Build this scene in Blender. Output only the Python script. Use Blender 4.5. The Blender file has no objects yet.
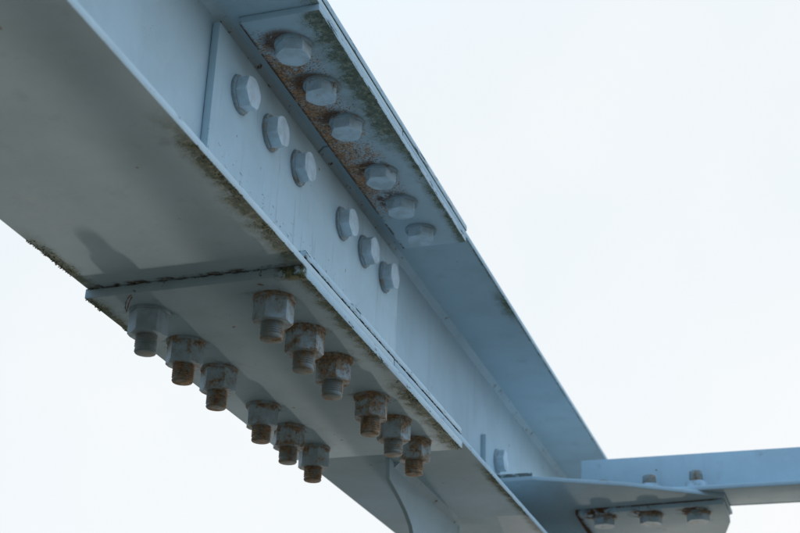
import bpy, bmesh, math, random
from mathutils import Vector, Matrix, noise as mnoise

S = bpy.context.scene
COL = S.collection
B = 0.0                       # the girder's underside in the girder's own frame

# The girder slopes up and away from the camera. Everything bolted to it is laid out in the
# girder's frame (y along it, x across, z square to its flanges) and then tilted into the world.
PITCH, HJ = math.radians(26.0), 3.03
FR = Matrix.Translation((0, 0, HJ)) @ Matrix.Rotation(PITCH, 4, 'X')

# ------------------------------------------------------------------ camera
cam_d = bpy.data.cameras.new('camera')
cam = bpy.data.objects.new('camera', cam_d); COL.objects.link(cam)
cam.matrix_world = FR @ Matrix(((0.94963232, 0.10421322, 0.29553013, 0.7668),
                                (0.31162815, -0.41325140, -0.85563495, -1.7773),
                                (0.03284434, 0.90478712, -0.42459571, -0.7240),
                                (0, 0, 0, 1)))
cam_d.sensor_width = 36.0; cam_d.lens = 62.83
cam_d.clip_start = 0.02; cam_d.clip_end = 3000
cam_d.dof.use_dof = True; cam_d.dof.focus_distance = 1.95; cam_d.dof.aperture_fstop = 9.0
S.camera = cam

# ------------------------------------------------------------------ sky, sun, exposure
sv = (FR.to_3x3() @ Vector((-.091, 1.0, -.36))).normalized()      # low hazy sun beyond the far end, shining under the sloping girder
SUN_EL, SUN_AZ = math.asin(sv.z), math.atan2(sv.x, sv.y)
w = bpy.data.worlds.new('World'); S.world = w; w.use_nodes = True
nt = w.node_tree; nt.nodes.clear()
out = nt.nodes.new('ShaderNodeOutputWorld'); bg = nt.nodes.new('ShaderNodeBackground')
sky = nt.nodes.new('ShaderNodeTexSky'); sky.sky_type = 'NISHITA'; sky.sun_disc = False
sky.sun_elevation = SUN_EL; sky.sun_rotation = SUN_AZ
sky.air_density = 1.0; sky.dust_density = 1.0; sky.ozone_density = 1.0
tc = nt.nodes.new('ShaderNodeTexCoord')
cl = nt.nodes.new('ShaderNodeTexNoise'); cl.inputs['Scale'].default_value = 1.6; cl.inputs['Detail'].default_value = 4
nt.links.new(tc.outputs['Generated'], cl.inputs['Vector'])
# high thin haze: white on the sun's side of the sky, turning to blue on the opposite side
dt = nt.nodes.new('ShaderNodeVectorMath'); dt.operation = 'DOT_PRODUCT'; dt.inputs[1].default_value = sv
nt.links.new(tc.outputs['Generated'], dt.inputs[0])
ad = nt.nodes.new('ShaderNodeMath'); ad.operation = 'MULTIPLY_ADD'; ad.inputs[1].default_value = .30
nt.links.new(cl.outputs['Fac'], ad.inputs[0]); nt.links.new(dt.outputs['Value'], ad.inputs[2])
mr = nt.nodes.new('ShaderNodeMapRange'); mr.interpolation_type = 'SMOOTHSTEP'
mr.inputs['From Min'].default_value = .05; mr.inputs['From Max'].default_value = .75
nt.links.new(ad.outputs[0], mr.inputs['Value'])
c1 = nt.nodes.new('ShaderNodeMix'); c1.data_type = 'RGBA'
c1.inputs['A'].default_value = (4.8, 8.7, 14.2, 1); c1.inputs['B'].default_value = (9.2, 12.6, 16.6, 1)
m1 = nt.nodes.new('ShaderNodeMapRange'); m1.interpolation_type = 'SMOOTHSTEP'
m1.inputs['From Min'].default_value = -.95; m1.inputs['From Max'].default_value = .15
nt.links.new(ad.outputs[0], m1.inputs['Value']); nt.links.new(m1.outputs['Result'], c1.inputs['Factor'])
cr = nt.nodes.new('ShaderNodeMix'); cr.data_type = 'RGBA'
c2 = nt.nodes.new('ShaderNodeMix'); c2.data_type = 'RGBA'      # thin cloud: slow, faint change of tone
c2.inputs['A'].default_value = (8.5, 9.15, 9.5, 1); c2.inputs['B'].default_value = (9.6, 9.65, 9.6, 1)
m2 = nt.nodes.new('ShaderNodeMapRange'); m2.inputs['From Min'].default_value = .36; m2.inputs['From Max'].default_value = .62
nt.links.new(cl.outputs['Fac'], m2.inputs['Value']); nt.links.new(m2.outputs['Result'], c2.inputs['Factor'])
nt.links.new(c2.outputs['Result'], cr.inputs['B'])
nt.links.new(c1.outputs['Result'], cr.inputs['A']); nt.links.new(mr.outputs['Result'], cr.inputs['Factor'])
mx = nt.nodes.new('ShaderNodeMix'); mx.data_type = 'RGBA'; mx.inputs['Factor'].default_value = 0.80
nt.links.new(sky.outputs['Color'], mx.inputs['A']); nt.links.new(cr.outputs['Result'], mx.inputs['B'])
nt.links.new(mx.outputs['Result'], bg.inputs['Color']); bg.inputs['Strength'].default_value = 0.13
nt.links.new(bg.outputs['Background'], out.inputs['Surface'])
sd = bpy.data.lights.new('sun', 'SUN'); sun = bpy.data.objects.new('sun', sd); COL.objects.link(sun)
sd.energy = 0.5; sd.angle = math.radians(2.4); sd.color = (1.0, 0.95, 0.88)
sun.rotation_euler = sv.to_track_quat('Z', 'Y').to_euler(); sun.location = (6, 4, 12)
S.view_settings.view_transform = 'Standard'; S.view_settings.look = 'None'
S.view_settings.exposure = -0.10; S.view_settings.gamma = 1.0; S.view_settings.use_curve_mapping = False

# ------------------------------------------------------------------ material helpers
FRAME = bpy.data.objects.new('steel_girder', None); COL.objects.link(FRAME); FRAME.empty_display_size = .05   # root of the lower girder

class NT:
    def __init__(s, name):
        s.mat = bpy.data.materials.new(name); s.mat.use_nodes = True
        s.t = s.mat.node_tree; s.t.nodes.clear()
        s.geo = s.n('ShaderNodeNewGeometry')
        fr = s.n('ShaderNodeTexCoord'); fr.object = FRAME          # position in the girder's own frame
        s.P = fr.outputs['Object']
        sx = s.n('ShaderNodeSeparateXYZ'); s.t.links.new(s.P, sx.inputs[0]); s.x, s.y, s.z = sx.outputs
        vt = s.n('ShaderNodeVectorTransform'); vt.vector_type = 'NORMAL'; vt.convert_from = 'WORLD'; vt.convert_to = 'OBJECT'
        s.t.links.new(s.geo.outputs['True Normal'], vt.inputs[0])
        sn = s.n('ShaderNodeSeparateXYZ'); s.t.links.new(vt.outputs[0], sn.inputs[0]); s.nx, s.ny, s.nz = sn.outputs
    def n(s, t): return s.t.nodes.new(t)
    def put(s, sock, v):
        if hasattr(v, 'is_linked'): s.t.links.new(v, sock)
        elif isinstance(v, tuple) and len(v) == 3 and sock.type == 'RGBA': sock.default_value = (*v, 1)
        else: sock.default_value = v
    def m(s, op, a, b=None, clamp=False):
        k = s.n('ShaderNodeMath'); k.operation = op; k.use_clamp = clamp; s.put(k.inputs[0], a)
        if b is not None: s.put(k.inputs[1], b)
        return k.outputs[0]
    def mul(s, a, b): return s.m('MULTIPLY', a, b)
    def add(s, a, b): return s.m('ADD', a, b)
    def sub(s, a, b): return s.m('SUBTRACT', a, b)
    def mn(s, a, b): return s.m('MINIMUM', a, b)
    def mxx(s, a, b): return s.m('MAXIMUM', a, b)
    def st(s, v, lo, hi):                              # smoothstep; lo > hi gives a falling step
        k = s.n('ShaderNodeMapRange'); k.interpolation_type = 'SMOOTHSTEP'
        s.put(k.inputs['Value'], v)
        if lo < hi: a, b, c, d = lo, hi, 0.0, 1.0
        else: a, b, c, d = hi, lo, 1.0, 0.0
        k.inputs['From Min'].default_value = a; k.inputs['From Max'].default_value = b
        k.inputs['To Min'].default_value = c; k.inputs['To Max'].default_value = d
        return k.outputs['Result']
    def noise(s, scale, detail=4, rough=.55, stretch=None, off=0.0, dist=0.0):
        k = s.n('ShaderNodeTexNoise'); k.inputs['Scale'].default_value = scale; k.inputs['Detail'].default_value = detail
        k.inputs['Roughness'].default_value = rough; k.inputs['Distortion'].default_value = dist
        mp = s.n('ShaderNodeMapping'); s.t.links.new(s.P, mp.inputs['Vector'])
        mp.inputs['Location'].default_value = (off, off * .7, off * 1.3)
        if stretch: mp.inputs['Scale'].default_value = stretch
        s.t.links.new(mp.outputs[0], k.inputs['Vector'])
        return k.outputs['Fac']
    def mix(s, f, a, b):
        k = s.n('ShaderNodeMix'); k.data_type = 'RGBA'; s.put(k.inputs['Factor'], f); s.put(k.inputs['A'], a); s.put(k.inputs['B'], b)
        return k.outputs['Result']
    def mixf(s, f, a, b):
        k = s.n('ShaderNodeMix'); k.data_type = 'FLOAT'; s.put(k.inputs['Factor'], f); s.put(k.inputs['A'], a); s.put(k.inputs['B'], b)
        return k.outputs['Result']
    def finish(s, col, rough, height=None, bstr=.3, bdist=.002, spec=.15):
        p = s.n('ShaderNodeBsdfPrincipled'); o = s.n('ShaderNodeOutputMaterial')
        s.put(p.inputs['Base Color'], col); s.put(p.inputs['Roughness'], rough); s.put(p.inputs['Specular IOR Level'], spec)
        if height is not None:
            b = s.n('ShaderNodeBump'); b.inputs['Strength'].default_value = bstr; b.inputs['Distance'].default_value = bdist
            s.put(b.inputs['Height'], height); s.t.links.new(b.outputs[0], p.inputs['Normal'])
        s.t.links.new(p.outputs[0], o.inputs['Surface'])
        return s.mat

PAINT = (.545, .660, .710)
RUST_HI, RUST_LO = (.34, .14, .045), (.065, .030, .016)
MOSS, LICHEN, GRIME = (.045, .058, .018), (.21, .185, .075), (.030, .030, .024)

def rust_colour(k, off=0.0):
    return k.mix(k.st(k.noise(420, 3, .6, off=off + 3.1), .38, .66), RUST_LO, RUST_HI)

def moss_colour(k, off=0.0):
    a = k.mix(k.st(k.noise(300, 3, .6, off=off + 5.3), .35, .65), (.075, .084, .042), (.170, .176, .090))
    return k.mix(k.st(k.noise(120, 3, .6, off=off + 8.7), .46, .70), a, (.34, .32, .19))

def paint_base(k, tint=1.0, off=0.0):
    """painted steel: faint mottling, old drips and specks; returns colour and roughness"""
    c = tuple(v * tint for v in PAINT)
    d = tuple(v * tint * f for v, f in zip(PAINT, (.92, .92, .91)))
    l = tuple(min(.8, v * tint * f) for v, f in zip(PAINT, (1.09, 1.06, 1.02)))
    col = k.mix(k.st(k.noise(9, 5, .6, off=off), .35, .68), c, d)
    col = k.mix(k.mul(k.st(k.noise(38, 4, .65, off=off + 2.2), .52, .78), .35), col, l)
    specks = k.mul(k.st(k.noise(330, 2, .5, off=off + 6.0), .70, .76), k.st(k.noise(12, 3, .5, off=off + 1.0), .48, .66))
    col = k.mix(k.mul(specks, .7), col, (.09, .08, .06))
    tide = k.mul(k.st(k.m('ABSOLUTE', k.sub(k.noise(7, 4, .5, off=off + 9), .5)), .010, .002), k.st(k.noise(5, 2, .5, off=off + 12), .48, .62))
    col = k.mix(k.mul(tide, .22), col, (.62, .66, .66))
    runs = k.st(k.noise(26, 4, .62, (1, 1, .10), off + 14), .56, .76)
    col = k.mix(k.mul(runs, .16), col, (.24, .26, .25))
    pin = k.st(k.noise(52, 2, .4, off=off + 17), .755, .79)
    col = k.mix(k.mul(pin, .75), col, (.27, .15, .07))
    rough = k.mixf(k.noise(22, 3, .5, off=off + 4), .62, .75)
    return col, rough

def paint_height(k, off=0.0):
    return k.add(k.mul(k.noise(70, 3, .5, off=off), .55), k.mul(k.noise(420, 2, .5, off=off + 1), .10))

def apply(k, col, rough, layers, height=None):
    """layers: (mask, colour, roughness, height)"""
    for mask, c, r, h in layers:
        col = k.mix(mask, col, c); rough = k.mixf(mask, rough, r)
        if height is not None and h: height = k.add(height, k.mul(mask, h))
    return col, rough, height

def edge_moss(k, dist, width, ylo, yhi, amount=.5, off=0.0):
    """patchy growth within width of an edge, only between ylo and yhi along the girder"""
    zone = k.mul(k.st(k.y, ylo - .05, ylo + .06), k.st(k.y, yhi + .05, yhi - .06))
    nz = k.add(k.mul(k.noise(38, 5, .68, off=off), .60), k.mul(k.noise(420, 3, .7, off=off + 4), .40))
    v = k.add(nz, k.mul(k.st(dist, width, 0.0), .42))
    t = 1.06 - amount * .34
    return k.mul(k.mul(k.st(k.nz, -.3, -.8), zone), k.add(k.mul(k.st(v, t - .16, t + .04), .35), k.mul(k.st(v, t, t + .10), .50)))

def dist_to(k, pts, zaxis=False):
    d = None
    for a, b in pts:
        q = k.m('SQRT', k.add(k.m('POWER', k.sub(k.x, a), 2.0), k.m('POWER', k.sub(k.y, b), 2.0)))
        d = q if d is None else k.mn(d, q)
    return d

WIRE = [(-.0850, -.3500, -.0130), (-.0905, -.3490, -.0170), (-.0960, -.3440, -.0210), (-.0985, -.3400, -.0260), (-.0965, -.3380, -.0320), (-.0960, -.3385, -.0270), (-.0915, -.3430, -.0200), (-.0880, -.3440, -.0130)]
# beam measures (metres, z from the underside of the bottom flange)
HW, TF, H, TP, TW = .150, .0105, .3825, .0112, .0065
TPB = .0138
LB, LT, LW = .354, .361, .384
BY = [-.2946, -.1873, -.0800, .0800, .1873, .2946]
WY = [-.307, -.201, -.095, .095, .201, .307]
GB = .0880

# --- material: girder
def mat_girder(name, far):
    k = NT(name); off = 11.0 if far else 0.0
    col, rough = paint_base(k, 1.0, off)
    h = paint_height(k, off)
    ex = k.sub(HW, k.x); el = k.add(k.x, HW)
    low = k.st(k.z, .03, .015); high = k.st(k.z, .35, .37)
    L = []
    if not far:
        m1 = k.mul(low, edge_moss(k, ex, .052, -.70, -.34, .86, 1.0)); L.append((m1, moss_colour(k, 1), .9, .5))
        m2 = k.mul(low, edge_moss(k, el, .036, -.50, -.34, .90, 2.0)); L.append((m2, moss_colour(k, 2), .9, .5))
        m4 = k.mul(k.mul(low, k.st(k.nz, -.3, -.8)), k.mul(k.mul(k.st(k.y, -.366, -.356), k.st(k.y, -.340, -.345)), k.st(k.noise(60, 4, .6, off=3), .44, .62))); L.append((m4, k.mix(k.noise(90, 3, .6, off=31), (.060, .055, .044), (.21, .13, .07)), .9, .2))
        m5 = k.mul(high, edge_moss(k, ex, .05, -.60, -.34, .8, 5.0)); L.append((m5, moss_colour(k, 5), .9, .5))
    else:
        m1 = k.mul(low, edge_moss(k, ex, .032, .50, .98, .80, 6.0)); L.append((m1, moss_colour(k, 6), .9, .5))
        m2 = k.mul(high, edge_moss(k, ex, .040, .62, .74, .9, 7.0)); L.append((m2, moss_colour(k, 7), .9, .5))
        m3 = k.mul(high, edge_moss(k, ex, .010, .36, 1.6, .72, 7.5)); L.append((m3, moss_colour(k, 8), .9, .5))
        # lighter repainted rectangle on the underside
        rx = k.add(k.x, k.mul(k.sub(k.y, .812), .14))
        pat = k.mul(k.mul(k.st(rx, .088, .091), k.st(k.y, .815, .822)), k.st(k.z, .004, .002))
        L.append((k.mul(pat, .5), (.43, .50, .53), .4, .15))
    # streaks along the edge faces of the flanges
    sideface = k.st(k.m('ABSOLUTE', k.nx), .7, .9)
    atedge = k.mul(sideface, k.st(k.m('ABSOLUTE', k.x), HW - .01, HW - .004))
    sc = k.mul(atedge, k.st(k.noise(60, 5, .7, (1, .35, 2.2), 21 + off), .60, .70)); L.append((sc, (.045, .05, .045), .85, -.3))
    # rusty drips and dirt where the web meets the upper weld
    wd = k.mul(k.mul(k.st(k.z, .352, .372), k.st(k.x, .02, .012)), k.st(k.noise(80, 4, .65, off=31 + off), .60, .72))
    L.append((k.mul(wd, .7), (.10, .085, .06), .8, 0))
    col, rough, h = apply(k, col, rough, L, h)
    return k.finish(col, rough, h, .25)

# --- material: splice plates under / over the bottom flange
def mat_bottom_plate():
    k = NT('plate_paint_bottom'); col, rough = paint_base(k, 1.0, 23)
    h = paint_height(k, 23); ex = k.sub(HW, k.x); el = k.add(k.x, HW); L = []
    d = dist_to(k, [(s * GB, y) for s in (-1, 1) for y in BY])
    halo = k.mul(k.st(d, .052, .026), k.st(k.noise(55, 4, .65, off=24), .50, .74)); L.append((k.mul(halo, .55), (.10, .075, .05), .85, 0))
    L.append((edge_moss(k, ex, .050, .02, .37, .86, 25), moss_colour(k, 25), .9, .6))
    L.append((edge_moss(k, ex, .034, -.37, -.02, .76, 26), moss_colour(k, 26), .9, .6))
    L.append((edge_moss(k, el, .036, -.37, -.19, .90, 27), moss_colour(k, 27), .9, .6))
    corner = k.mul(k.st(k.y, -.340, -.352), k.mul(k.st(k.x, .108, .122), k.st(k.noise(80, 3, .6, off=28), .36, .5)))
    L.append((corner, moss_colour(k, 28), .9, .6))
    yel = k.mul(k.mul(k.st(k.nz, -.5, -.8), k.st(k.y, -.338, -.344)), k.mul(k.st(k.x, .122, .128), k.st(k.noise(60, 3, .6, off=29), .40, .55)))
    L.append((k.mul(yel, .8), (.36, .32, .18), .9, .3))
    joint = k.mul(k.mul(k.mul(k.st(k.ny, -.5, -.8), k.st(k.z, -.0036, -.0012)), k.st(k.z, .002, .001)), k.st(k.noise(45, 4, .65, off=30), .40, .56)); L.append((joint, k.mix(k.noise(90, 3, .6, off=31), (.060, .055, .044), (.17, .115, .07)), .9, .1))
    line = k.mul(k.st(k.z, .0125, .0118), k.mul(k.st(k.z, .009, .010), k.st(k.noise(50, 4, .65, off=36), .44, .56))); L.append((line, GRIME, .9, 0))
    scuff = k.mul(k.st(k.ny, -.6, -.9), k.st(k.noise(120, 4, .65, (1, 1, .5), 32), .62, .72)); L.append((scuff, (.11, .075, .045), .9, -.2))
    side = k.mul(k.st(k.nx, .7, .9), k.st(k.noise(60, 5, .7, (1, .35, 2.2), 33), .57, .66)); L.append((side, (.05, .055, .045), .9, -.3))
    col, rough, h = apply(k, col, rough, L, h)
    return k.finish(col, rough, h, .25)

def mat_top_plate():
    k = NT('plate_paint_top'); col, rough = paint_base(k, 1.0, 41)
    h = paint_height(k, 41); ex = k.sub(HW, k.x); L = []
    under = k.st(k.nz, -.5, -.8)
    # rust: speckled, thick along the web side, thinning out towards the open edge
    fine = k.noise(360, 2, .55, off=42); broad = k.noise(30, 5, .65, off=43)
    zone = k.mul(k.st(k.x, .125, .030), k.mul(k.st(k.y, -.36, -.24), k.st(k.y, .27, .10)))
    v = k.add(k.add(k.mul(zone, .17), k.mul(fine, .98)), k.mul(broad, .44))
    r1 = k.mul(under, k.mul(k.st(v, .765, .85), k.st(zone, .02, .14)))
    stain = k.mul(under, k.mul(k.st(k.add(k.mul(zone, .55), k.mul(broad, .6)), .42, .85), .34)); L.append((stain, (.52, .37, .24), .7, 0))
    L.append((k.mul(r1, .85), k.mix(k.st(k.noise(200, 3, .6, off=44), .36, .64), (.25, .105, .040), (.66, .30, .105)), .92, .5))
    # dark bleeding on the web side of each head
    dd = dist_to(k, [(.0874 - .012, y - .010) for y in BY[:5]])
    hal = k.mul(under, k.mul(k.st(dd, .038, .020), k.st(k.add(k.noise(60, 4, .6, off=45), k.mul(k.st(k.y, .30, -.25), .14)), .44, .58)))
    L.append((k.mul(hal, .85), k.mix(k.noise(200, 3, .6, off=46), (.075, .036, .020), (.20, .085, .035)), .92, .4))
    joint = k.mul(k.st(k.x, .039, .034), k.st(k.noise(40, 3, .6, off=47), .36, .5)); L.append((joint, (.14, .075, .04), .9, 0))
    L.append((k.mul(under, edge_moss(k, ex, .070, -.42, .02, .90, 48)), moss_colour(k, 48), .9, .6))
    L.append((k.mul(under, edge_moss(k, ex, .034, -.02, .40, .74, 49)), moss_colour(k, 49), .9, .6))
    side = k.mul(k.st(k.nx, .7, .9), k.st(k.noise(70, 5, .72, (1, .28, 2.6), 50), .53, .63)); L.append((side, (.05, .06, .06), .9, -.4))
    col, rough, h = apply(k, col, rough, L, h)
    return k.finish(col, rough, h, .28)

def mat_web_plate():
    k = NT('plate_paint_web'); col, rough = paint_base(k, 1.06, 61); h = paint_height(k, 61); L = []
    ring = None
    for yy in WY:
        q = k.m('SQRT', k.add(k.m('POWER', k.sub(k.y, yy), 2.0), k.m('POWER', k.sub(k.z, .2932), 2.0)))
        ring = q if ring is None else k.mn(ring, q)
    gap_shade = k.mul(k.st(k.add(ring, k.mul(k.noise(90, 3, .6, off=64), .004)), .0318, .0288), .75); L.append((gap_shade, (.10, .10, .085), .9, 0))  # gap shadow round each washer, painted dark into the plate colour
    chips = k.mul(k.st(k.z, .215, .165), k.st(k.noise(110, 4, .7, (1, .6, 1.6), 62), .60, .68)); L.append((chips, (.06, .07, .07), .85, -.4))
    run = k.mul(k.st(k.noise(60, 4, .6, (1, 1, .12), 63), .60, .75), .35); L.append((run, (.20, .24, .25), .5, 0))
    col, rough, h = apply(k, col, rough, L, h)
    return k.finish(col, rough, h, .22)

def mat_plain(name, off, tint=1.0, rust_pts=None, left_edge=None, green_end=None):
    k = NT(name); col, rough = paint_base(k, tint, off); h = paint_height(k, off); L = []
    if rust_pts:
        d = dist_to(k, [(a - .008, b - .012) for a, b in rust_pts])
        m = k.mul(k.st(d, .046, .024), k.st(k.noise(60, 4, .6, off=off + 2), .40, .56)); L.append((m, rust_colour(k, off), .9, .3))
    if left_edge is not None:
        e = k.mul(k.st(k.add(k.x, k.mul(k.noise(60, 3, .6, off=off + 3), -.016)), left_edge + .006, left_edge - .002), 1.0)
        L.append((e, rust_colour(k, off + 1), .9, .3))
        e2 = k.mul(k.st(k.z, .1140, .1175), k.st(k.noise(35, 3, .6, off=off + 4), .36, .52)); L.append((e2, rust_colour(k, off + 2), .9, 0))
    if green_end is not None:
        e = k.mul(k.mul(k.st(k.y, green_end + .012, green_end + .002), k.st(k.z, .150, .140)), k.st(k.noise(90, 4, .65, off=off + 6), .30, .50))
        L.append((k.mul(e, .85), (.11, .115, .075), .9, .3))
    g = k.mul(k.st(k.noise(26, 5, .65, off=off + 5), .60, .80), .4); L.append((g, (.15, .16, .14), .7, 0))
    col, rough, h = apply(k, col, rough, L, h)
    return k.finish(col, rough, h, .22)

def mat_fastener(name, off, kind):
    """painted galvanised fastener; the object's colour (red) says how rusty this one is"""
    k = NT(name)
    oi = k.n('ShaderNodeObjectInfo'); sp = k.n('ShaderNodeSeparateColor'); k.t.links.new(oi.outputs['Color'], sp.inputs[0])
    amt = sp.outputs[0]
    tcn = k.n('ShaderNodeTexCoord'); so = k.n('ShaderNodeSeparateXYZ'); k.t.links.new(tcn.outputs['Object'], so.inputs[0]); lz = so.outputs[2]
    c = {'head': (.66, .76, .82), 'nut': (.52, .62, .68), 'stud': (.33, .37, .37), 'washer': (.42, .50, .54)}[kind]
    col = k.mix(k.st(k.noise(45, 4, .6, off=off), .38, .66), c, tuple(v * f for v, f in zip(c, (.80, .79, .76))))
    rough = k.mixf(k.noise(60, 3, .5, off=off + 4), .58, .72)
    nz = k.add(k.mul(k.noise(60, 4, .62, off=off + 1), .66), k.mul(k.noise(300, 3, .6, off=off + 2), .34))
    v = k.add(nz, k.mul(k.sub(amt, .5), .46))
    if kind in ('nut', 'head'): v = k.add(v, k.mul(k.st(lz, .016, .004), .10))
    stain = k.st(v, .47, .62); m = k.st(v, .57, .66)
    col = k.mix(k.mul(stain, .62), col, (.36, .26, .165))
    rc = k.mix(k.st(k.noise(160, 3, .6, off=off + 3), .35, .65), (.22, .138, .082), (.48, .30, .175))
    h = k.add(k.mul(k.noise(160, 3, .6, off=off + 5), .5), k.mul(m, .4))
    col = k.mix(k.mul(m, .9), col, rc); rough = k.mixf(m, rough, .9)
    return k.finish(col, rough, h, .35)

M = {}
M['girder_near'] = mat_girder('girder_paint', False); M['girder_far'] = mat_girder('girder_paint', True)
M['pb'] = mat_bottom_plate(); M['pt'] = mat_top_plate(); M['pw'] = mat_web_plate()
M['post'] = mat_plain('post_paint', 71); M['cleat'] = mat_plain('cleat_paint', 75, green_end=.998); M['gusset'] = mat_plain('gusset_paint', 79)
BX = [.222, .325, .428]; BRY = 1.255
M['brace'] = mat_plain('brace_paint', 83, 1.02); M['cover'] = mat_plain('cover_paint', 87, 1.0, [(x, BRY) for x in BX], .160)
M['head'] = mat_fastener('bolt_head_paint', 91, 'head'); M['nut'] = mat_fastener('nut_paint', 93, 'nut')
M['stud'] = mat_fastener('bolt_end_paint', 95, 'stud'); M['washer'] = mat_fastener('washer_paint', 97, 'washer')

def mat_weld():
    k = NT('weld_paint'); col, rough = paint_base(k, .98, 101)
    m = k.st(k.noise(55, 4, .65, off=102), .61, .69); col = k.mix(m, col, rust_colour(k, 103)); rough = k.mixf(m, rough, .9)
    return k.finish(col, rough, k.noise(240, 3, .6, off=104), .3)
M['weld'] = mat_weld()

def mat_moss():
    k = NT('moss'); c = k.mix(k.st(k.noise(60, 3, .6, off=113), .35, .65), (.13, .135, .06), (.30, .28, .15)); return k.finish(c, .95, k.noise(500, 3, .6), .5)
M['moss'] = mat_moss()
def mat_ground():
    k = NT('ground_soil'); c = k.mix(k.st(k.noise(.8, 5, .6), .35, .65), (.092, .081, .062), (.120, .107, .083))
    c = k.mix(k.st(k.noise(14, 5, .7, off=2), .5, .7), c, (.07, .063, .048)); return k.finish(c, .95, k.noise(18, 5, .7), .6, .03)
M['ground'] = mat_ground()

# ------------------------------------------------------------------ mesh helpers
def link(name, me, mat, parent=None, loc=(0, 0, 0)):
    o = bpy.data.objects.new(name, me); COL.objects.link(o)
    if mat and not me.materials: me.materials.append(mat)
    o.parent = parent; o.location = loc
    return o

def tag(o, label, cat, group=None):
    o['label'] = label; o['category'] = cat
    if group: o['group'] = group
    return o

def root(name, loc, label, cat, group=None):
    o = bpy.data.objects.new(name, None); COL.objects.link(o); o.location = loc; o.empty_display_size = .05
    return tag(o, label, cat, group)

def to_mesh(bm, name, smooth=None):
    bmesh.ops.recalc_face_normals(bm, faces=bm.faces)
    me = bpy.data.meshes.new(name); bm.to_mesh(me); bm.free()
    if smooth:
        me.polygons.foreach_set('use_smooth', [True] * len(me.polygons))
        me.set_sharp_from_angle(angle=math.radians(smooth))
    return me

def prism(name, pts, a0, a1, axis='z', bev=.0014, seg=2):
    """polygon pts extruded from a0 to a1 along an axis; x-axis: pts are (y, z), y-axis: (x, z), z-axis: (x, y)"""
    bm = bmesh.new()
    def mk(p, a):
        return {'z': (p[0], p[1], a), 'y': (p[0], a, p[1]), 'x': (a, p[0], p[1])}[axis]
    lo = [bm.verts.new(mk(p, a0)) for p in pts]; hi = [bm.verts.new(mk(p, a1)) for p in pts]
    bm.faces.new(lo); bm.faces.new(hi)
    n = len(pts)
    for i in range(n): bm.faces.new((lo[i], lo[(i + 1) % n], hi[(i + 1) % n], hi[i]))
    bmesh.ops.recalc_face_normals(bm, faces=bm.faces)
    if bev:
        ed = [e for e in bm.edges if e.calc_face_angle(0) > math.radians(25)]
        bmesh.ops.bevel(bm, geom=ed, offset=bev, segments=seg, profile=.5, affect='EDGES', clamp_overlap=True)
    return to_mesh(bm, name, 40)

def boxm(name, sx, sy, sz, bev=.0014):
    """box given as (lo, hi) spans"""
    return prism(name, [(sx[0], sy[0]), (sx[1], sy[0]), (sx[1], sy[1]), (sx[0], sy[1])], sz[0], sz[1], 'z', bev)

def lathe(bm, prof, seg=24, hexr=None):
    rings = []
    for r, z in prof:
        rings.append([bm.verts.new((r * math.cos(2 * math.pi * i / seg), r * math.sin(2 * math.pi * i / seg), z)) for i in range(seg)])
    for a, b in zip(rings, rings[1:]):
        for i in range(seg): bm.faces.new((a[i], a[(i + 1) % seg], b[(i + 1) % seg], b[i]))
    bm.faces.new(rings[0]); bm.faces.new(rings[-1])
    return bm

def hexm(name, af, z0, z1, chamfer_ends):
    """hexagonal nut or head with the turned chamfer on its ends: hexagon cut by a cone"""
    bm = bmesh.new(); seg = 48; rc = af / math.sqrt(3); c30 = math.cos(math.pi / 6)
    def rad(a, cap):
        a = (a + math.pi / 6) % (math.pi / 3) - math.pi / 6
        return min(af / 2 / math.cos(a), cap)
    cap_end = af / 2 * 1.045; dz = .0017
    lev = [(z0, cap_end), (z0 + dz, rc + 1)] if chamfer_ends[0] else [(z0, rc + 1)]
    lev += [(z1 - dz, rc + 1), (z1, cap_end)] if chamfer_ends[1] else [(z1, rc + 1)]
    rings = []
    for z, cap in lev:
        ring = []
        for i in range(seg):
            a = 2 * math.pi * i / seg; r = rad(a, cap)
            if r > rc * .99: r = rc * .988
            ring.append(bm.verts.new((r * math.cos(a), r * math.sin(a), z)))
        rings.append(ring)
    for a, b in zip(rings, rings[1:]):
        for i in range(seg): bm.faces.new((a[i], a[(i + 1) % seg], b[(i + 1) % seg], b[i]))
    bm.faces.new(rings[0]); bm.faces.new(rings[-1])
    return to_mesh(bm, name, 14)

def weldm(name, p0, p1, u, v, leg, seed):
    """fillet weld bead from p0 to p1 in the corner of directions u and v, with ripples"""
    p0, p1, u, v = map(Vector, (p0, p1, u, v)); Ln = (p1 - p0).length; n = max(8, int(Ln / .0045)); n = min(n, 420)
    bm = bmesh.new(); rows = []
    for i in range(n + 1):
        t = i / n; c = p0.lerp(p1, t)
        s = leg * (1 + .10 * mnoise.noise(Vector((t * Ln * 60, seed, 0))) + .05 * math.sin(t * Ln * 2 * math.pi / .011 + 3 * mnoise.noise(Vector((t * Ln * 14, seed, 9)))))
        row = []
        for a in range(5):
            q = a / 4 * math.pi / 2
            b = 1 - .30 * math.sin(2 * q) + .05 * mnoise.noise(Vector((t * Ln * 90, a * .7, seed)))
            row.append(bm.verts.new(c + u * (s * b * math.cos(q)) + v * (s * b * math.sin(q))))
        row.append(bm.verts.new(c - u * .002 - v * .002))
        rows.append(row)
    for a, b in zip(rows, rows[1:]):
        for i in range(6): bm.faces.new((a[i], a[(i + 1) % 6], b[(i + 1) % 6], b[i]))
    bm.faces.new(rows[0]); bm.faces.new(rows[-1])
    return to_mesh(bm, name, 60)

# ------------------------------------------------------------------ the setting
me = bpy.data.meshes.new('ground'); me.from_pydata([(-900, -900, 0), (900, -900, 0), (900, 900, 0), (-900, 900, 0)], [], [(0, 1, 2, 3)])
g = link('ground', me, M['ground']); g['kind'] = 'structure'
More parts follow.
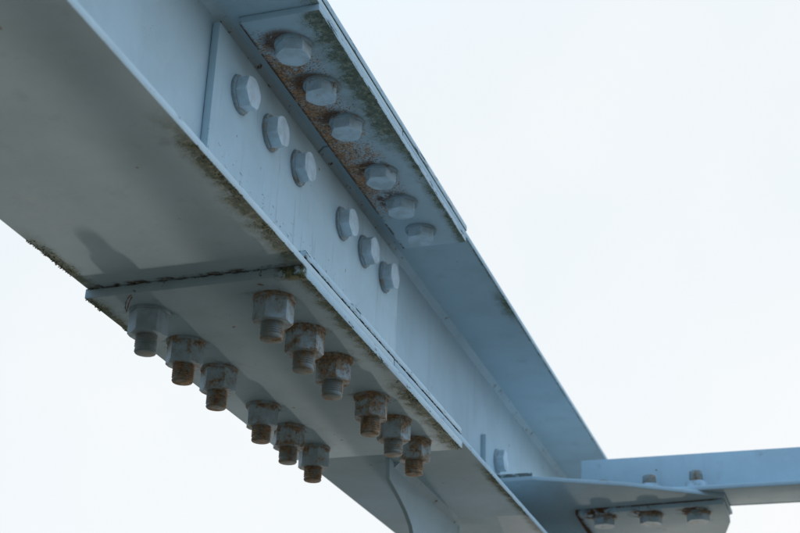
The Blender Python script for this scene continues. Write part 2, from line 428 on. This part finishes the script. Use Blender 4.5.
# unseen ridge added all round the horizon to block low skylight on the undersides
bm = bmesh.new(); rings = []
for r_, hf in ((330, 0.0), (420, .55), (520, 1.0), (700, .5), (860, 0.0)):
    ring = []
    for i in range(160):
        a = 2 * math.pi * i / 160; u_ = Vector((math.cos(a) * 2.2, math.sin(a) * 2.2, r_ * .004))
        hh = 40 + 9 * mnoise.noise(u_) + 7 * mnoise.noise(u_ * 4.3)
        ring.append(bm.verts.new((r_ * math.cos(a), r_ * math.sin(a), hh * hf - .3)))
    rings.append(ring)
for a, b in zip(rings, rings[1:]):
    for i in range(160): bm.faces.new((a[i], a[(i + 1) % 160], b[(i + 1) % 160], b[i]))
kh = NT('sky_block_green'); ch = kh.mix(kh.st(kh.noise(.05, 5, .7), .35, .65), (.030, .042, .020), (.055, .062, .030))
g = link('sky_block_ridge', to_mesh(bm, 'sky_block_ridge', 60), kh.finish(ch, .95)); g['kind'] = 'structure'

# ------------------------------------------------------------------ girders
def girder(name, y0, y1, mat, label, seed):
    r = FRAME if y0 < 0 else bpy.data.objects.new(name, None)
    if y0 > 0: COL.objects.link(r)
    tag(r, label, 'girder'); a, b = y0, y1
    link('bottom_flange', boxm('bottom_flange', (-HW, HW), (a, b), (0, TF)), mat, r)
    link('top_flange', boxm('top_flange', (-HW, HW), (a, b), (H, H + TF)), mat, r)
    link('web', boxm('web', (-TW, TW), (a, b), (TF - .001, H + .001), .0005), mat, r)
    for sx in (-1, 1):
        link('weld_bead', weldm('weld_bead', (sx * TW, a, H), (sx * TW, b, H), (sx, 0, 0), (0, 0, -1), .011, seed + sx), M['weld'], r)
        link('weld_bead', weldm('weld_bead', (sx * TW, a, TF), (sx * TW, b, TF), (sx, 0, 0), (0, 0, 1), .009, seed + sx + 5), M['weld'], r)
    return r
girder('steel_girder', -6.8, -.002, M['girder_near'], 'grey-blue I-section girder with mossy flange edges and the broad dark bare underside', 1)
girder('steel_girder', .002, 5.2, M['girder_far'], 'grey-blue I-section girder that carries the cross brace and stands on the haunched post', 20)

# ------------------------------------------------------------------ splice plates (2 mm clear of nothing: each sits on its flange)
G = .0003
def plate(name, me, mat, loc, label, group=None):
    return tag(link(name, me, mat, None, loc), label, 'plate', group)
plate('splice_plate', boxm('splice_plate', (-HW - .0015, HW + .0012), (-LB, LB), (-TPB, -G)), M['pb'], (0, 0, B),
      'wide painted steel plate under the bottom flange with two rows of hanging nuts')
for sx, w_ in ((1, 'the side with hex heads'), (-1, 'the hidden far side')):
    xs = sorted((sx * .033, sx * (HW + .0007)))
    o = plate('splice_plate', boxm('splice_plate', xs, (-LB + .004, LB - .004), (TF + G, TF + TP)), M['pb'], (0, 0, B),
          'narrow steel plate lying on top of the bottom flange on ' + w_)
    o = plate('splice_plate', boxm('splice_plate', xs, (-LT, LT), (H - TP, H - G)), M['pt'], (0, 0, B),
          'rust-speckled mossy plate under the top flange holding a row of hex heads' if sx > 0 else
          'narrow steel plate under the top flange on the hidden far side')
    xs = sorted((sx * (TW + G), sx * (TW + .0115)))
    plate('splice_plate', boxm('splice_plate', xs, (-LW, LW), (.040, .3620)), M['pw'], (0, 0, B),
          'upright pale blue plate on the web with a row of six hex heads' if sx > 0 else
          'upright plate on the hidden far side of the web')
plate('splice_plate', boxm('splice_plate', (-HW - .001, HW + .0014), (-LT + .002, LT + .002), (H + TF + G, H + TF + TP)), M['pt'], (0, 0, B),
      'wide plate on top of the top flange with a scraped edge')

# ------------------------------------------------------------------ fasteners
AF = .0435
def washer_mesh(name, z0, z1, r=.0272):
    bm = bmesh.new(); c = .0008; s = 1 if z1 > z0 else -1
    lathe(bm, [(r, z0), (r, z1 - s * c), (r - c, z1)], 40); return to_mesh(bm, name, 40)
# bolt seen from the nut end: local +z points out of the plate; z = 0 at the plate's outer face
ME = {'washer': washer_mesh('washer', -.0004, .0046), 'nut': hexm('nut', .0460, .0045, .0345, (False, True)),
      'head': hexm('head', AF, .0044, .0212, (False, True))}
end_cache = {}
def bolt(loc, out, spin, show, grip, label, group, rust, end_len=.0600, rseed=0):
    """show: 'nut' or 'head' is the side that points along out; grip = thickness of the plates between"""
    r = root('hex_bolt', loc, label, 'bolt', group)
    r.rotation_mode = 'QUATERNION'
    q = Vector((0, 0, 1)).rotation_difference(Vector(out)); r.rotation_quaternion = q
    rnd = random.Random(rseed)
    def part(name, me, mat, rot=0.0, flip=False, amt=.5):
        o = link(name, me, M[mat], r); o.color = (max(0, min(1, amt)), 0, 0, 1)
        if flip: o.location = (0, 0, -grip); o.rotation_euler = (math.pi, 0, rot)
        else: o.rotation_euler = (0, 0, rot)
        return o
    f = show == 'nut'
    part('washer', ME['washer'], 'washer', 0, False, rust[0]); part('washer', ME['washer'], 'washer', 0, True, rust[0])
    part('nut', ME['nut'], 'nut', spin, not f, rust[1]); part('head', ME['head'], 'head', spin, f, rust[1])
    key = (round(end_len, 4), round(grip, 4))
    if key not in end_cache:
        bm = bmesh.new(); z1 = end_len; z = .034; prof = [(.0144, -grip + .002), (.0144, z)]
        n = int((z1 - z - .004) / .003)
        for i in range(n): prof += [(.0151, z + .0005 + i * .003), (.0138, z + .002 + i * .003)]
        prof += [(.0147, z1 - .0022), (.0136, z1 - .0004), (.0124, z1)]
        lathe(bm, prof, 28); end_cache[key] = to_mesh(bm, 'threaded_end', 50)
    part('threaded_end', end_cache[key], 'stud', 0, not f, rust[2])
    return r

ordn = ['first', 'second', 'third', 'fourth', 'fifth', 'sixth']
gripb = TF + 2 * TP
rb_l = [(.36, .20, .46), (.66, .54, .78), (.64, .52, .74), (.66, .47, .76), (.70, .62, .68), (.66, .54, .82)]
rb_r = [(.78, .50, .60), (.88, .64, .66), (.88, .68, .62), (.78, .68, .80), (.82, .56, .64), (.78, .62, .76)]
rr = random.Random(5)
for side, rl, wh in ((-1, rb_l, 'outer'), (1, rb_r, 'web-side')):
    for i, y in enumerate(BY):
        state = ('mostly painted', 'part rusted', 'heavily rusted')[0 if rl[i][1] < .48 else (1 if rl[i][1] < .63 else 2)]
        bolt((side * GB, y, B - TPB), (0, 0, -1), rr.uniform(0, 1.05), 'nut', gripb + TPB - TP,
             f'{state} hanging nut and bolt end, {ordn[5 - i]} from the post in the {wh} row', 'nuts hanging under the bottom plate', rl[i], .0580 + rr.uniform(-.0015, .0015), i)
rt = [(.50, .26), (.55, .34), (.50, .24), (.48, .22), (.45, .20), (.40, .16)]
for i, y in enumerate(BY):
    bolt((.0874, y, B + H - TP), (0, 0, -1), rr.uniform(0, 1.05), 'head', gripb,
         f'hex bolt head under the rust-speckled top plate, {ordn[5 - i]} from the cross brace', 'hex heads under the top plate', (rt[i][0], rt[i][1], .5), .058, i)
for i, y in enumerate(WY):
    bolt((TW + .0115, y, B + .2932), (1, 0, 0), [.22, .50, .56, .45, .62, .40][i], 'head', 2 * (TW + .0115),
         f'large hex bolt head on the upright web plate, {ordn[5 - i]} from the cross brace', 'hex heads on the web plate', (.52, .06, .4), .058, i)

# ------------------------------------------------------------------ haunched post under the far girder
pr_ = root('haunched_post', (0, 1.0, 0), 'steel post under the girder with a curved haunch plate welded to the flange', 'post')
prof = [(-.585, -G), (-.582, -.036), (-.562, -.0415), (-.521, -.0535), (-.481, -.0680), (-.452, -.084), (-.437, -.102), (-.430, -.130), (-.428, -.2)]
prof = prof + [(-.428, -3.55), (-.1605, -3.66), (-.1605, -G)]
link('haunch_plate', prism('haunch_plate', prof, -.0040, .0040, 'x', .0012), M['post'], pr_)
link('added_shadow_plate', boxm('added_shadow_plate', (-.0795, .0040), (-.1600, -.1450), (-3.74, -.001)), M['post'], pr_)  # unseen plate added to cast the long shadow edge along the underside
for sx in (-1, 1):
    link('weld_bead', weldm('weld_bead', (sx * .0040, -.560, B), (sx * .0040, -.162, B), (sx, 0, 0), (0, 0, -1), .0105, 40 + sx), M['weld'], pr_)

# ------------------------------------------------------------------ cleat, gusset, cross brace
ZG = .128
c = prism('cleat_angle', [(TW + G, ZG + G), (.118, ZG + G), (.118, ZG + .0118), (.0185, ZG + .0118), (.0175, ZG + .0130), (.0175, .232), (TW + G, .232)], -.25, .25, 'y', .0012)
tag(link('cleat_angle', c, M['cleat'], None, (0, 1.248, B)), 'short steel angle bolted to the web above the gusset plate', 'bracket')
bolt((.0175, 1.090, B + .199), (1, 0, 0), .05, 'head', .0175 + TW, 'single hex bolt head on the short angle beside the gusset plate', None, (.30, .15, .3), .045, 3)
gp = prism('gusset_plate', [(TW + .012, .985), (.122, .983), (.300, 1.066), (.492, 1.190), (.495, 1.330), (.20, 1.62), (TW + .012, 1.62)], ZG - .009, ZG, 'z', .0012)
tag(link('gusset_plate', gp, M['gusset'], None, (0, 0, B)), 'tapered horizontal gusset plate joining the cross brace to the girder', 'plate')
br = root('cross_brace', (2.2, 1.23, B), 'long steel angle running out from the gusset plate as a cross brace', 'brace')
bx0, bx1 = .166 - 2.2, 3.9 - 2.2
link('upright_leg', boxm('upright_leg', (bx0, bx1), (.057, .0675), (ZG + G, .2505)), M['brace'], br)
link('flat_leg', boxm('flat_leg', (bx0, bx1), (-.072, .0568), (ZG + G, ZG + .0100)), M['brace'], br)
cp = prism('cover_plate', [(.163, 1.226), (.4885, 1.197), (.490, 1.275), (.487, 1.352), (.462, 1.470), (.400, 1.560), (.150, 1.560)], ZG - .0215, ZG - .0093, 'z', .0012)
tag(link('cover_plate', cp, M['cover'], None, (0, 0, B)), 'small rusty-edged plate under the gusset holding three hex heads', 'plate')
for i, x in enumerate(BX):
    bolt((x, BRY, B + ZG - .0215), (0, 0, -1), .3 + .4 * i, 'head', .0317,
         f'bolt through the gusset plate with rust above its head, {ordn[i]} from the girder', 'bolts through the gusset plate', (.80, .44, .60), (.051, .057, .061)[i], i)

# ------------------------------------------------------------------ cushions of moss along the damp plate edges
def moss_lumps(runs, seed):
    """runs: (x, direction inward, z of the surface, y from, y to, count, spread); lumps hang under the surface, thickest at the edge"""
    rnd = random.Random(seed); bm = bmesh.new()
    for x0, inw, z0, ya, yb, n, spread in runs:
        made = 0; tries = 0
        while made < n and tries < n * 8:
            tries += 1
            y = rnd.uniform(ya, yb); d = abs(rnd.gauss(0, spread))
            fade = min(1, (y - ya) / .03, (yb - y) / .03)
            if mnoise.noise(Vector((y * 38, x0 * 50, z0 * 40))) + .25 * mnoise.noise(Vector((y * 150, d * 120, 3))) < .06 - .15 * fade + d * 5: continue
            r = rnd.uniform(.0004, .0011) * (1 - min(.6, d * 18)); made += 1
            Mx = Matrix.Translation((x0 + inw * (d - .0006), y, z0 - r * .15)) @ Matrix.Rotation(rnd.uniform(0, 6.28), 4, 'Z') @ Matrix.Diagonal((r * rnd.uniform(.8, 1.6), r * rnd.uniform(.8, 1.7), r * rnd.uniform(.5, .9), 1))
            res = bmesh.ops.create_icosphere(bm, subdivisions=1, radius=1.0, matrix=Mx)
            for v in res['verts']: v.co += Vector((rnd.uniform(-1, 1), rnd.uniform(-1, 1), rnd.uniform(-1, 1))) * r * .22
    return to_mesh(bm, 'moss', 80)
RUNS = [(-HW, 1, 0, -.50, -LB - .003, 150, .006), (HW, -1, 0, -.66, -LB - .003, 230, .007), (-HW - .0015, 1, -TPB, -LB, -.19, 190, .006),
        (HW + .0012, -1, -TPB, .02, LB, 240, .007), (HW + .0012, -1, -TPB, -LB, -.05, 110, .004), (HW + .0007, -1, H - TP, -LT, .34, 260, .008),
        (HW, -1, H, .62, .72, 60, .006), (HW, -1, 0, .52, .95, 120, .004)]
mo = tag(link('moss', moss_lumps(RUNS, 4), M['moss']), 'thin green and yellow moss along the plate and flange edges', 'moss'); mo['kind'] = 'stuff'

# ------------------------------------------------------------------ scrap of wire caught beside the end nut
def tube(name, pts, r, seg=6):
    bm = bmesh.new(); rows = []
    P_ = [Vector(p) for p in pts]
    for i, p in enumerate(P_):
        d = (P_[min(i + 1, len(P_) - 1)] - P_[max(i - 1, 0)]).normalized(); u = d.orthogonal().normalized(); v = d.cross(u)
        rows.append([bm.verts.new(p + (u * math.cos(2 * math.pi * k_ / seg) + v * math.sin(2 * math.pi * k_ / seg)) * r) for k_ in range(seg)])
    for a, b in zip(rows, rows[1:]):
        for i in range(seg): bm.faces.new((a[i], a[(i + 1) % seg], b[(i + 1) % seg], b[i]))
    bm.faces.new(rows[0]); bm.faces.new(rows[-1])
    return to_mesh(bm, name, 60)
tag(link('wire_scrap', tube('wire_scrap', WIRE, .0008), M['washer']), 'thin curled scrap of wire hanging beside the cleanest hanging nut', 'wire')

# ------------------------------------------------------------------ tilt the whole assembly into the world
bpy.context.view_layer.update()
for o in list(COL.objects):
    if o.parent is None and o.type in ('MESH', 'EMPTY') and o.get('kind') != 'structure':
        o.matrix_world = FR @ o.matrix_world
